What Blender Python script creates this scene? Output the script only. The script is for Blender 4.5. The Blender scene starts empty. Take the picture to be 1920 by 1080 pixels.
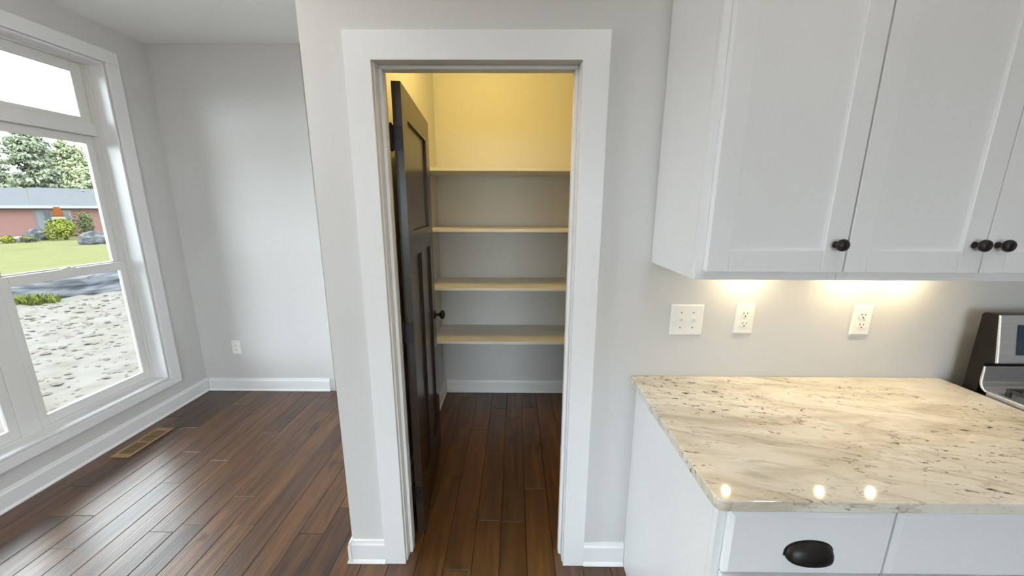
import bpy, bmesh, math, random
from mathutils import Vector, Matrix, noise
random.seed(7)
S = bpy.context.scene
COL = S.collection
PI = math.pi

# ------------------------------------------------------------------ camera, sky, exposure
cam_d = bpy.data.cameras.new('camera')
cam = bpy.data.objects.new('camera', cam_d)
COL.objects.link(cam)
cam_d.sensor_width = 36.0
cam_d.lens = 691.49 / 1920 * 36.0
cam_d.clip_start = 0.02
cam_d.clip_end = 500
AX = Vector((0.99995812, 0.00850216, 0.00338739))
AU = Vector((-0.00511538, 0.21230405, 0.97719027))
AF = Vector((-0.00758907, 0.97716667, -0.21233865))
cam.matrix_world = Matrix(((AX.x, AU.x, -AF.x, 0), (AX.y, AU.y, -AF.y, 0), (AX.z, AU.z, -AF.z, 1.5664), (0, 0, 0, 1)))
S.camera = cam
S.view_settings.view_transform = 'Standard'
S.view_settings.look = 'None'
S.view_settings.exposure = 0.0
S.view_settings.gamma = 1.0
S.view_settings.use_curve_mapping = False
SKY = 13.0
FILL_CAN = 70.0          # radiance of the unseen recessed lamps added to brighten the kitchen
PANTRY = 205.0       # radiance of the pantry lamp
FILL_PENDANT = 44.0      # radiance of the unseen globe added to brighten the nook ceiling
PUCK = 1150.0        # radiance of the puck lights under the cabinet
w = bpy.data.worlds.new('overcast_sky')
S.world = w
w.use_nodes = True
wn = w.node_tree.nodes
wl = w.node_tree.links
bg = wn['Background']
tc = wn.new('ShaderNodeTexCoord')
cl = wn.new('ShaderNodeTexNoise')
cl.inputs['Scale'].default_value = 2.2
cl.inputs['Detail'].default_value = 4
cr = wn.new('ShaderNodeValToRGB')
cr.color_ramp.elements[0].position = 0.3
cr.color_ramp.elements[0].color = (0.74, 0.87, 1.0, 1)
cr.color_ramp.elements[1].position = 0.7
cr.color_ramp.elements[1].color = (0.92, 0.97, 1.0, 1)
wl.new(tc.outputs['Generated'], cl.inputs['Vector'])
wl.new(cl.outputs['Fac'], cr.inputs['Fac'])
wl.new(cr.outputs['Color'], bg.inputs['Color'])
bg.inputs['Strength'].default_value = SKY
try:
    S.cycles.max_bounces = 10
    S.cycles.diffuse_bounces = 6
    S.cycles.glossy_bounces = 5
    S.cycles.transparent_max_bounces = 12
    S.cycles.sample_clamp_indirect = 8
    S.cycles.use_denoising = True
    S.cycles.caustics_reflective = False
    S.cycles.caustics_refractive = False
except Exception:
    pass

# ------------------------------------------------------------------ dimensions (metres)
D = 1.3708          # front face of the wall with the pantry door
WT = 0.119          # wall thickness
B = 2.9492          # back wall
XL = -2.6768        # window wall
CE = 2.7166         # ceiling
WE = -0.7226        # free end of the door wall
PWL = -0.6057       # pantry left wall
RX = 3.6            # right wall
RY = -3.4           # rear wall

# ------------------------------------------------------------------ materials
def _n(nt, kind, **kw):
    n = nt.nodes.new(kind)
    for k, v in kw.items():
        n.inputs[k].default_value = v
    return n

def base_mat(name, col, rough=0.5, metal=0.0, coat=0.0, spec=0.5):
    m = bpy.data.materials.new(name)
    m.use_nodes = True
    p = m.node_tree.nodes['Principled BSDF']
    p.inputs['Base Color'].default_value = (*col, 1)
    p.inputs['Roughness'].default_value = rough
    p.inputs['Metallic'].default_value = metal
    p.inputs['Coat Weight'].default_value = coat
    p.inputs['Coat Roughness'].default_value = 0.18
    p.inputs['Specular IOR Level'].default_value = spec
    return m, m.node_tree, p

def coords(nt, scale=(1, 1, 1), rnd=False):
    t = nt.nodes.new('ShaderNodeTexCoord')
    mp = nt.nodes.new('ShaderNodeMapping')
    mp.inputs['Scale'].default_value = scale
    if rnd:
        oi = nt.nodes.new('ShaderNodeObjectInfo')
        mul = nt.nodes.new('ShaderNodeVectorMath')
        mul.operation = 'SCALE'
        mul.inputs[0].default_value = (37.0, 91.0, 13.0)
        nt.links.new(oi.outputs['Random'], mul.inputs['Scale'])
        add = nt.nodes.new('ShaderNodeVectorMath')
        nt.links.new(t.outputs['Object'], add.inputs[0])
        nt.links.new(mul.outputs[0], add.inputs[1])
        nt.links.new(add.outputs[0], mp.inputs['Vector'])
        return mp, oi
    nt.links.new(t.outputs['Object'], mp.inputs['Vector'])
    return mp

def nz(nt, vec, scale, detail=3, rough=0.5, dist=0.0):
    n = nt.nodes.new('ShaderNodeTexNoise')
    n.inputs['Scale'].default_value = scale
    n.inputs['Detail'].default_value = detail
    n.inputs['Roughness'].default_value = rough
    n.inputs['Distortion'].default_value = dist
    nt.links.new(vec.outputs[0], n.inputs['Vector'])
    return n

def ramp(nt, src, stops):
    r = nt.nodes.new('ShaderNodeValToRGB')
    e = r.color_ramp.elements
    while len(e) < len(stops):
        e.new(0.5)
    for k, (pos, c) in enumerate(stops):
        e[k].position = pos
        e[k].color = (*c, 1) if len(c) == 3 else c
    nt.links.new(src, r.inputs['Fac'])
    return r

def mixc(nt, fac, a, b, mode='MIX'):
    m = nt.nodes.new('ShaderNodeMix')
    m.data_type = 'RGBA'
    m.blend_type = mode
    for sock, v in ((m.inputs[0], fac), (m.inputs[6], a), (m.inputs[7], b)):
        if isinstance(v, (float, int)):
            sock.default_value = v
        elif isinstance(v, tuple):
            sock.default_value = (*v, 1)
        else:
            nt.links.new(v, sock)
    return m.outputs[2]

def bump(nt, p, h, strength, dist=0.01):
    b = nt.nodes.new('ShaderNodeBump')
    b.inputs['Strength'].default_value = strength
    b.inputs['Distance'].default_value = dist
    nt.links.new(h, b.inputs['Height'])
    nt.links.new(b.outputs[0], p.inputs['Normal'])

def paint(name, col, rough=0.55, grain=0.03, scale=120):
    m, nt, p = base_mat(name, col, rough)
    n = nz(nt, coords(nt), scale, 2)
    bump(nt, p, n.outputs['Fac'], grain, 0.004)
    n2 = nz(nt, coords(nt), 1.7, 3)
    c = ramp(nt, n2.outputs['Fac'], [(0.3, tuple(x * 0.97 for x in col)), (0.7, col)])
    nt.links.new(c.outputs[0], p.inputs['Base Color'])
    return m

def noisy(name, cols, scale, rough=0.6, stretch=(1, 1, 1), bmp=0.0, metal=0.0, detail=4, rnd=False):
    m, nt, p = base_mat(name, cols[0], rough, metal, 0.0, 0.0 if rough >= .7 else .5)
    v = coords(nt, stretch, rnd)
    if rnd:
        v = v[0]
    n = nz(nt, v, scale, detail)
    k = len(cols)
    c = ramp(nt, n.outputs['Fac'], [(0.3 + 0.4 * i / max(1, k - 1), cols[i]) for i in range(k)])
    nt.links.new(c.outputs[0], p.inputs['Base Color'])
    if bmp:
        bump(nt, p, n.outputs['Fac'], bmp, 0.02)
    return m

def emit(name, col, strength):
    m, nt, p = base_mat(name, (0.8, 0.8, 0.8), 0.4)
    p.inputs['Emission Color'].default_value = (*col, 1)
    p.inputs['Emission Strength'].default_value = strength
    return m

def wood_floor():
    m, nt, p = base_mat('hand_scraped_walnut', (0.1, 0.045, 0.02), 0.33, 0, 0.0, 0.85)
    v, oi = coords(nt, (1, 1, 1), True)
    st = nt.nodes.new('ShaderNodeMapping')
    st.inputs['Scale'].default_value = (34, 2.2, 10)
    nt.links.new(v.outputs[0], st.inputs['Vector'])
    g = nz(nt, st, 1.0, 6, 0.6, 0.6)
    c1 = ramp(nt, g.outputs['Fac'], [(0.25, (0.024, 0.010, 0.005)), (0.5, (0.088, 0.038, 0.0125)), (0.78, (0.175, 0.088, 0.029))])
    tone = ramp(nt, oi.outputs['Random'], [(0.0, (0.55, 0.5, 0.52)), (0.35, (0.95, 0.92, 0.9)), (0.7, (1.15, 1.05, 0.95)), (1.0, (0.75, 0.72, 0.72))])
    c2 = mixc(nt, 1.0, c1.outputs[0], tone.outputs[0], 'MULTIPLY')
    kn = nt.nodes.new('ShaderNodeMapping')
    kn.inputs['Scale'].default_value = (9, 3.0, 3)
    nt.links.new(v.outputs[0], kn.inputs['Vector'])
    k = nz(nt, kn, 1.0, 2, 0.5, 1.0)
    kr = ramp(nt, k.outputs['Fac'], [(0.66, (1, 1, 1)), (0.74, (0.35, 0.3, 0.28))])
    c3 = mixc(nt, 1.0, c2, kr.outputs[0], 'MULTIPLY')
    nt.links.new(c3, p.inputs['Base Color'])
    sc = nt.nodes.new('ShaderNodeMapping')
    sc.inputs['Scale'].default_value = (95, 1.3, 1)
    nt.links.new(v.outputs[0], sc.inputs['Vector'])
    s1 = nz(nt, sc, 1.0, 2, 0.5, 0.3)
    ad = nt.nodes.new('ShaderNodeMath')
    ad.operation = 'MULTIPLY_ADD'
    ad.inputs[1].default_value = 0.35
    nt.links.new(g.outputs['Fac'], ad.inputs[0])
    nt.links.new(s1.outputs['Fac'], ad.inputs[2])
    bump(nt, p, ad.outputs[0], 0.35, 0.0022)
    rr = ramp(nt, g.outputs['Fac'], [(0.2, (0.36,) * 3), (0.8, (0.29,) * 3)])
    nt.links.new(rr.outputs[0], p.inputs['Roughness'])
    return m

def dark_wood(name):
    m, nt, p = base_mat(name, (0.03, 0.02, 0.014), 0.28, 0, 0.05, 0.38)
    v = coords(nt, (40, 40, 2.0))
    g = nz(nt, v, 1.0, 5, 0.6, 0.5)
    c = ramp(nt, g.outputs['Fac'], [(0.25, (0.014, 0.008, 0.005)), (0.55, (0.030, 0.017, 0.010)), (0.8, (0.056, 0.034, 0.020))])
    nt.links.new(c.outputs[0], p.inputs['Base Color'])
    bump(nt, p, g.outputs['Fac'], 0.05, 0.003)
    return m

def granite():
    m, nt, p = base_mat('cream_granite', (0.6, 0.54, 0.42), 0.055)
    tc_ = nt.nodes.new('ShaderNodeTexCoord')

    def vec(deg, sc):
        a = nt.nodes.new('ShaderNodeMapping')
        a.inputs['Rotation'].default_value = (0, 0, math.radians(deg))
        nt.links.new(tc_.outputs['Object'], a.inputs['Vector'])
        b = nt.nodes.new('ShaderNodeMapping')
        b.inputs['Scale'].default_value = sc
        nt.links.new(a.outputs[0], b.inputs['Vector'])
        return b
    a = nz(nt, vec(10, (2.2, 8, 8)), 1.3, 6, 0.55, 0.8)
    c = ramp(nt, a.outputs['Fac'], [(0.30, (0.49, 0.435, 0.34)), (0.42, (0.63, 0.575, 0.475)), (0.52, (0.73, 0.685, 0.59)), (0.64, (0.77, 0.73, 0.645)), (0.76, (0.68, 0.62, 0.52))])
    sm = nz(nt, vec(13, (6, 30, 30)), 1.0, 7, 0.65, 0.9)
    smr = ramp(nt, sm.outputs['Fac'], [(0.53, (0, 0, 0)), (0.69, (0.6, 0.6, 0.6))])
    c1 = mixc(nt, smr.outputs[0], c.outputs[0], (0.41, 0.335, 0.235))
    f = nz(nt, vec(16, (26, 75, 75)), 1.0, 4, 0.6, 1.2)
    spec = ramp(nt, f.outputs['Fac'], [(0.595, (0, 0, 0)), (0.64, (1, 1, 1))])
    k = nz(nt, vec(0, (3.4, 4.4, 4)), 1.0, 3, 0.55, 0.4)
    msk = ramp(nt, k.outputs['Fac'], [(0.40, (0.10, 0.10, 0.10)), (0.56, (1, 1, 1))])
    fac = mixc(nt, 1.0, spec.outputs[0], msk.outputs[0], 'MULTIPLY')
    c2 = mixc(nt, fac, c1, (0.11, 0.070, 0.070))
    vv = nz(nt, vec(24, (1.1, 5.5, 5.5)), 1.0, 5, 0.55, 1.6)
    vr = ramp(nt, vv.outputs['Fac'], [(0.565, (0, 0, 0)), (0.582, (0.5, 0.5, 0.5)), (0.60, (0.15, 0.15, 0.15)), (0.63, (0, 0, 0))])
    c3 = mixc(nt, vr.outputs[0], c2, (0.30, 0.225, 0.165))
    nt.links.new(c3, p.inputs['Base Color'])
    return m

def glass():
    m = bpy.data.materials.new('window_glass')
    m.use_nodes = True
    nt = m.node_tree
    nt.nodes.remove(nt.nodes['Principled BSDF'])
    out = nt.nodes['Material Output']
    tr = nt.nodes.new('ShaderNodeBsdfTransparent')
    tr.inputs['Color'].default_value = (0.96, 0.98, 0.97, 1)
    gl = nt.nodes.new('ShaderNodeBsdfGlossy')
    gl.inputs['Roughness'].default_value = 0.01
    fr = nt.nodes.new('ShaderNodeFresnel')
    fr.inputs['IOR'].default_value = 1.25
    mx = nt.nodes.new('ShaderNodeMixShader')
    nt.links.new(fr.outputs[0], mx.inputs[0])
    nt.links.new(tr.outputs[0], mx.inputs[1])
    nt.links.new(gl.outputs[0], mx.inputs[2])
    nt.links.new(mx.outputs[0], out.inputs['Surface'])
    return m

def brick_mat():
    m, nt, p = base_mat('red_brick', (0.3, 0.1, 0.08), 0.85, 0, 0, 0.0)
    t = nt.nodes.new('ShaderNodeTexCoord')
    b = nt.nodes.new('ShaderNodeTexBrick')
    b.inputs['Color1'].default_value = (0.140, 0.068, 0.058, 1)
    b.inputs['Color2'].default_value = (0.120, 0.058, 0.050, 1)
    b.inputs['Mortar'].default_value = (0.130, 0.095, 0.086, 1)
    b.inputs['Scale'].default_value = 1.0
    b.inputs['Brick Width'].default_value = 0.22
    b.inputs['Row Height'].default_value = 0.075
    b.inputs['Mortar Size'].default_value = 0.008
    mp = nt.nodes.new('ShaderNodeMapping')
    mp.inputs['Rotation'].default_value = (PI / 2, 0, 0)
    nt.links.new(t.outputs['Object'], mp.inputs['Vector'])
    nt.links.new(mp.outputs[0], b.inputs['Vector'])
    nt.links.new(b.outputs['Color'], p.inputs['Base Color'])
    return m

WALL = paint('grey_wall_paint', (0.605, 0.598, 0.592), 0.6, 0.05)
CEILM = paint('white_ceiling_paint', (0.88, 0.88, 0.87), 0.8, 0.08)
TRIM = paint('white_trim_paint', (0.78, 0.78, 0.79), 0.32, 0.012, 60)
CAB = paint('white_cabinet_lacquer', (0.78, 0.78, 0.792), 0.34, 0.01, 50)
VINYL = paint('white_window_vinyl', (0.70, 0.69, 0.67), 0.35, 0.008, 60)
SHELF = paint('white_shelf_melamine', (0.72, 0.71, 0.69), 0.4, 0.01)
FLOORM = wood_floor()
DOORM = dark_wood('espresso_stained_wood')
BLACK = noisy('oil_rubbed_bronze', [(0.012, 0.011, 0.011), (0.026, 0.022, 0.021)], 40, 0.38, metal=0.5)
GRAN = granite()
GLASS = glass()
PLAST = paint('white_plastic', (0.82, 0.81, 0.78), 0.3, 0.0)
SLOT = base_mat('dark_slot', (0.05, 0.048, 0.045), 0.6)[0]
OAK = noisy('light_oak_register', [(0.26, 0.155, 0.065), (0.40, 0.26, 0.12)], 1.2, 0.45, (60, 4, 10))
STEEL = noisy('brushed_steel', [(0.72, 0.72, 0.735), (0.84, 0.84, 0.85)], 1.0, 0.42, (2, 2, 220), 0.0, 1.0)
ENAMEL = noisy('black_enamel', [(0.009, 0.008, 0.0075), (0.015, 0.0125, 0.0115)], 30, 0.36)
ENAMEL.node_tree.nodes['Principled BSDF'].inputs['Specular IOR Level'].default_value = 0.2
IRON = noisy('cast_iron', [(0.020, 0.020, 0.021), (0.045, 0.045, 0.046)], 80, 0.6, bmp=0.1)
DISP = base_mat('black_display_glass', (0.012, 0.03, 0.055), 0.06)[0]
SOIL = noisy('tilled_soil', [(0.0740, 0.0650, 0.0550), (0.0880, 0.0800, 0.0700), (0.0950, 0.0880, 0.0790)], 2.6, 0.95, bmp=0.35, detail=8)
CLOD = noisy('soil_clod', [(0.0560, 0.0440, 0.0360), (0.0900, 0.0810, 0.0700)], 5, 0.95, bmp=0.4)
LAWN = noisy('lawn_grass', [(0.0660, 0.0660, 0.0290), (0.0780, 0.0760, 0.0360), (0.0710, 0.0700, 0.0310)], 0.6, 0.95, (1, 1, 1), 0.3, detail=8)
WEED = noisy('weed_green', [(0.0475, 0.0588, 0.0113), (0.0838, 0.0892, 0.0197)], 6, 0.8)
SILT = noisy('silt_fence_fabric', [(0.0300, 0.0310, 0.0350), (0.0560, 0.0580, 0.0630), (0.0850, 0.0860, 0.0890)], 3, 0.8, (1, 1, 7), 0.3)
STAKE = noisy('grey_stake_wood', [(0.0495, 0.0370, 0.0277), (0.0805, 0.0653, 0.0495)], 8, 0.8)
ROOF = noisy('grey_shingle', [(0.0560, 0.0570, 0.0595), (0.0640, 0.0650, 0.0680)], 3, 0.9, (1, 1, 1), 0.05)
FASC = paint('white_fascia', (0.13, 0.134, 0.14), 0.5)
BRICK = brick_mat()
BARK = noisy('bark', [(0.05, 0.04, 0.03), (0.12, 0.09, 0.07)], 6, 0.9, (1, 1, .3))
PINE = noisy('pine_needles', [(0.0800, 0.0920, 0.0660), (0.1350, 0.1480, 0.1000), (0.1950, 0.2050, 0.1300)], 0.9, 0.75)
LEAFY = noisy('leaf_green', [(0.0950, 0.1080, 0.0620), (0.1650, 0.1800, 0.1000), (0.2250, 0.2350, 0.1350)], 0.8, 0.75)
LIME = noisy('lime_leaves', [(0.0491, 0.0624, 0.0084), (0.0989, 0.1087, 0.0169), (0.1515, 0.1515, 0.0365)], 2.2, 0.7)
OLIVE = noisy('olive_leaves', [(0.0443, 0.0517, 0.0253), (0.0845, 0.0939, 0.0422)], 2.0, 0.75)
ROCK = noisy('grey_rock', [(0.0263, 0.0263, 0.0275), (0.0527, 0.0527, 0.0539), (0.0898, 0.0870, 0.0870)], 2.5, 0.85, bmp=0.6)
ORANGE = noisy('orange_canvas', [(0.0850, 0.0260, 0.0080), (0.1000, 0.0340, 0.0100)], 5, 0.8)
CANVAS = noisy('white_canvas', [(0.1115, 0.1056, 0.0964), (0.1366, 0.1300, 0.1208)], 5, 0.8)
DKGLASS = noisy('dark_patio_glass', [(0.03, 0.035, 0.04), (0.06, 0.066, 0.072)], 2, 0.1)
GREYFR = paint('grey_door_frame', (0.066, 0.07, 0.076), 0.5)

# ------------------------------------------------------------------ mesh helpers
ORIG = {}

def tag(o, label=None, cat=None, group=None, kind=None):
    if label: o['label'] = label
    if cat: o['category'] = cat
    if group: o['group'] = group
    if kind: o['kind'] = kind
    return o

def empty(name, loc, rz=0.0, parent=None, local=False):
    o = bpy.data.objects.new(name, None)
    o.empty_display_size = 0.05
    COL.objects.link(o)
    loc = Vector(loc)
    if parent is not None:
        o.parent = parent
        o.location = loc - ORIG[parent]
    else:
        o.location = loc
    o.rotation_euler = (0, 0, rz)
    ORIG[o] = Vector((0, 0, 0)) if local else loc
    return o

class MB:
    def __init__(s):
        s.v = []
        s.f = []
        s.sm = []

    def add(s, vs, fs, smooth=False):
        k = len(s.v)
        s.v += [tuple(p) for p in vs]
        s.f += [tuple(i + k for i in f) for f in fs]
        s.sm += [smooth] * len(fs)
        return s

    def box(s, x0, x1, y0, y1, z0, z1):
        vs = [(x, y, z) for z in (z0, z1) for y in (y0, y1) for x in (x0, x1)]
        return s.add(vs, [(0, 2, 3, 1), (4, 5, 7, 6), (0, 1, 5, 4), (2, 6, 7, 3), (0, 4, 6, 2), (1, 3, 7, 5)])

    def prism(s, pts, fn, a, b):
        """pts: closed 2D outline; fn(p, q, t) -> xyz; extruded from t=a to t=b"""
        n = len(pts)
        vs = [fn(p, q, a) for p, q in pts] + [fn(p, q, b) for p, q in pts]
        fs = [tuple(range(n))[::-1], tuple(range(n, 2 * n))]
        fs += [(i, (i + 1) % n, n + (i + 1) % n, n + i) for i in range(n)]
        return s.add(vs, fs)

    def lathe(s, prof, org, axis, seg=20, smooth=True):
        """prof: (radius, distance along axis)"""
        ax = Vector(axis).normalized()
        e1 = ax.orthogonal().normalized()
        e2 = ax.cross(e1)
        org = Vector(org)
        vs = []
        fs = []
        for r, t in prof:
            for k in range(seg):
                a = 2 * PI * k / seg
                vs.append(org + ax * t + (e1 * math.cos(a) + e2 * math.sin(a)) * max(r, 1e-5))
        m = len(prof)
        for j in range(m - 1):
            for k in range(seg):
                k2 = (k + 1) % seg
                fs.append((j * seg + k, j * seg + k2, (j + 1) * seg + k2, (j + 1) * seg + k))
        fs.append(tuple(range(seg))[::-1])
        fs.append(tuple((m - 1) * seg + k for k in range(seg)))
        return s.add(vs, fs, smooth)

    def tube(s, path, r, seg=8):
        path = [Vector(p) for p in path]
        vs = []
        fs = []
        for i, p in enumerate(path):
            d = (path[min(i + 1, len(path) - 1)] - path[max(i - 1, 0)]).normalized()
            e1 = d.orthogonal().normalized()
            if i and abs(d.dot(pe)) < 0.95:
                e1 = (pe - d * d.dot(pe)).normalized()
            pe = e1
            e2 = d.cross(e1)
            rr = r[i] if isinstance(r, (list, tuple)) else r
            for k in range(seg):
                a = 2 * PI * k / seg
                vs.append(p + (e1 * math.cos(a) + e2 * math.sin(a)) * rr)
        for i in range(len(path) - 1):
            for k in range(seg):
                k2 = (k + 1) % seg
                fs.append((i * seg + k, i * seg + k2, (i + 1) * seg + k2, (i + 1) * seg + k))
        fs.append(tuple(range(seg))[::-1])
        fs.append(tuple((len(path) - 1) * seg + k for k in range(seg)))
        return s.add(vs, fs, True)

    def build(s, name, mat, parent=None, bevel=0.0, seg=2, tagd=None, origin=None, recalc=True):
        po = ORIG[parent] if parent is not None else Vector((0, 0, 0))
        xs, ys, zs = zip(*s.v)
        if origin is None:
            if parent is None:
                origin = Vector(((min(xs) + max(xs)) / 2, (min(ys) + max(ys)) / 2, min(zs)))
            else:
                origin = Vector(((min(xs) + max(xs)) / 2, (min(ys) + max(ys)) / 2, (min(zs) + max(zs)) / 2))
        origin = Vector(origin)
        me = bpy.data.meshes.new(name)
        me.from_pydata([Vector(p) - origin for p in s.v], [], s.f)
        if recalc:
            bm = bmesh.new()
            bm.from_mesh(me)
            bmesh.ops.recalc_face_normals(bm, faces=bm.faces)
            bm.to_mesh(me)
            bm.free()
        for p, sm in zip(me.polygons, s.sm):
            p.use_smooth = sm
        me.materials.append(mat)
        o = bpy.data.objects.new(name, me)
        COL.objects.link(o)
        if parent is not None:
            o.parent = parent
            o.location = origin - po
        else:
            o.location = origin
        ORIG[o] = origin
        if bevel:
            b = o.modifiers.new('edge', 'BEVEL')
            b.width = bevel
            b.segments = seg
            b.limit_method = 'ANGLE'
            b.angle_limit = math.radians(40)
            b.harden_normals = False
        return o

def kids(o):
    return [c for c in bpy.data.objects if c.parent is o]

def copy_tree(o, parent=None):
    c = o.copy()
    COL.objects.link(c)
    c.parent = parent
    for ch in kids(o):
        copy_tree(ch, c)
    return c

def struct(name, mb, mat, bevel=0.0, parent=None, label=None):
    o = mb.build(name, mat, parent, bevel)
    if parent is None:
        o['kind'] = 'structure'
        if label: o['label'] = label
    return o

BOX = lambda *a: MB().box(*a)

# ------------------------------------------------------------------ the room shell
floor = struct('floor', BOX(XL - 0.1, RX + .05, RY - .05, B + 0.25, -0.12, -0.014), FLOORM, label='dark hand-scraped walnut plank floor running from the kitchen into the pantry and nook')
ceil = struct('ceiling', BOX(XL - 0.1, RX + .05, RY - .05, B + 0.25, CE, CE + 0.1), CEILM, label='white painted flat ceiling above the window nook')
# window wall with its opening
HY0, HY1, HZ0, HZ1 = 0.383, 2.620, 0.268, 2.475
XO = XL - 0.175
wl_ = MB()
wl_.box(XO, XL, RY, HY0, -1.0, CE)
wl_.box(XO, XL, HY1, B + 0.2, -1.0, CE)
wl_.box(XO, XL, HY0, HY1, -1.0, HZ0)
wl_.box(XO, XL, HY0, HY1, HZ1, CE)
struct('wall_left', wl_, WALL, label='grey painted wall around the tall window')
EX = -1.563
struct('wall_back', BOX(XL, EX, B, B + 0.12, -0.1, CE), WALL, label='grey painted back wall of the window nook with one outlet')
struct('wall_recess', BOX(EX, PWL - WT, B + 0.07, B + 0.19, -0.1, CE), WALL, label='grey wall set slightly behind the nook back wall')
struct('wall_pantry_left', BOX(WE, PWL, D + WT, B, -0.1, CE), WALL, label='grey partition wall between nook and pantry')
struct('wall_pantry_back', BOX(PWL, 1.2, B, B + 0.12, -0.1, CE), WALL, label='grey back wall of the pantry behind the shelves')
struct('wall_pantry_right', BOX(1.0, 1.12, D + WT, B, -0.1, CE), WALL, label='grey right side wall of the pantry')
OX0, OX1, OZ = -0.499, 0.2375, 2.068
wd = MB()
wd.box(WE, OX0, D, D + WT, -0.1, CE)
wd.box(OX1, RX, D, D + WT, -0.1, CE)
wd.box(OX0, OX1, D, D + WT, OZ, CE)
struct('wall_kitchen', wd, WALL, label='grey kitchen wall with the pantry doorway in it')
struct('wall_right', BOX(RX, RX + .1, RY, D, -0.1, CE), WALL, label='grey wall on the right of the kitchen')
wr = MB()
wr.box(XL, -1.24, RY - .1, RY, -0.1, CE)
wr.box(1.0, RX, RY - .1, RY, -0.1, CE)
wr.box(-1.24, 1.0, RY - .1, RY, 2.15, CE)
struct('wall_rear', wr, WALL, label='grey wall behind the camera with patio glass added for daylight')
# unseen patio glazing added behind the camera to let in front light
pw = empty('window_4', (-.12, RY - .05, 0))
pw['kind'] = 'structure'
fr = MB()
for x in (-1.24, -0.15, 0.94):
    fr.box(x, x + .06, RY - .08, RY - .03, 0, 2.15)
fr.box(-1.18, 0.94, RY - .08, RY - .03, 2.09, 2.15)
fr.box(-1.18, 0.94, RY - .08, RY - .03, -0.014, 0.05)
fr.build('frame', VINYL, pw)
BOX(-1.18, 0.94, RY - .06, RY - .055, 0.05, 2.09).build('pane', GLASS, pw)

# floor planks, one object each
ROWW = 0.124
known = {}
for xm, y in ((-2.33, 2.38), (-1.766, 2.335), (-1.86, 2.032), (-1.985, 1.836), (-1.49, 1.737), (-1.62, 1.555), (-2.11, 1.412),
              (-0.995, 1.506), (-0.005, 1.585), (-0.248, 1.329), (0.245, 1.44)):
    known.setdefault(math.floor((xm + 1.055) / ROWW), []).append(y)
rp = random.Random(11)
def plank(x0, x1, y0, y1):
    g = 0.0007
    c = 0.0022
    x0 += g; x1 -= g; y0 += g; y1 -= g
    z = rp.uniform(-0.0006, 0.0)
    vs = [(x0, y0, -.0138), (x1, y0, -.0138), (x1, y1, -.0138), (x0, y1, -.0138),
          (x0, y0, z - c), (x1, y0, z - c), (x1, y1, z - c), (x0, y1, z - c),
          (x0 + c, y0 + c, z), (x1 - c, y0 + c, z), (x1 - c, y1 - c, z), (x0 + c, y1 - c, z)]
    fs = []
    for k in range(4):
        j = (k + 1) % 4
        fs += [(k, j, 4 + j, 4 + k), (4 + k, 4 + j, 8 + j, 8 + k)]
    fs.append((8, 9, 10, 11))
    MB().add(vs, fs).build('plank', FLOORM, floor, recalc=False)
for k in range(math.floor((XL + 1.055) / ROWW), math.floor((1.0 + 1.055) / ROWW) + 1):
    x0 = -1.055 + k * ROWW
    x1 = x0 + ROWW
    x0c, x1c = max(x0, XL + 0.002), min(x1, 0.998)
    if x1c - x0c < .02:
        continue
    kn = known.get(k)
    start = kn[0] if kn else rp.uniform(0.3, 2.9)
    cuts = [start]
    y = start
    while y < B:
        y += rp.uniform(0.65, 1.35)
        cuts.append(y)
    y = start
    while y > -0.9:
        y -= rp.uniform(0.75, 1.35)
        cuts.append(y)
    cuts = sorted(cuts)
    yend = B - 0.001 if not (EX < (x0 + x1) / 2 < WE) else B + 0.069
    for a, b in zip(cuts, cuts[1:]):
        b = min(b, yend)
        if b - a > 0.03:
            plank(x0c, x1c, a, b)

# baseboards
BBP = [(0, 0), (.022, 0), (.022, .007), (.0175, .014), (.014, .019), (.0135, .092), (.0095, .101), (.0075, .113), (0, .115)]
def bb(name, kind, a, b, wall, sgn, label):
    m = MB()
    if kind == 'x':
        m.prism(BBP, lambda p, q, t: (t, wall + sgn * (p + .0005), q + .001), a, b)
    else:
        m.prism(BBP, lambda p, q, t: (wall + sgn * (p + .0005), t, q + .001), a, b)
    return struct(name, m, TRIM, 0.0008, None, label)
bb('baseboard_left', 'y', RY + .02, B - .001, XL, 1, 'white baseboard under the tall window')
bb('baseboard_back', 'x', XL + .024, -1.600, B, -1, 'white baseboard along the back of the nook')
bb('baseboard_recess', 'x', EX + .002, WE - .024, B + .07, -1, 'white baseboard of the set-back wall')
bb('baseboard_wall_end', 'y', D - .022, B + .05, WE, -1, 'white baseboard around the free end of the door wall')
bb('baseboard_door_left', 'x', WE - .001, -0.5735, D, -1, 'short white baseboard left of the door casing')
bb('baseboard_door_right', 'x', 0.3117, 0.4905, D, -1, 'short white baseboard between door casing and base cabinet')
bb('baseboard_pantry_back', 'x', PWL + .024, 0.99, B, -1, 'white baseboard at the back of the pantry')
bb('baseboard_pantry_left', 'y', D + WT + .03, B - .001, PWL, 1, 'white baseboard on the left of the pantry')

# ------------------------------------------------------------------ pantry doorway: casing, jamb, door
CL, CR, CT, CWD = -0.5729, 0.3111, 2.1348, 0.0895
casing = empty('trim_1', (-.13, D, 0))
tag(casing, 'wide flat white casing around the pantry doorway', kind='structure')
def board(m, name='casing_board', par=casing, bev=0.0):
    return m.build(name, TRIM, par, bev)
y0c, y1c = D - .0185, D - .0005
board(BOX(CL, CL + CWD, y0c, y1c, .001, CT - CWD))
board(BOX(CR - CWD, CR, y0c, y1c, .001, CT - CWD))
board(BOX(CL, CR, y0c, y1c, CT - CWD, CT))
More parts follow.
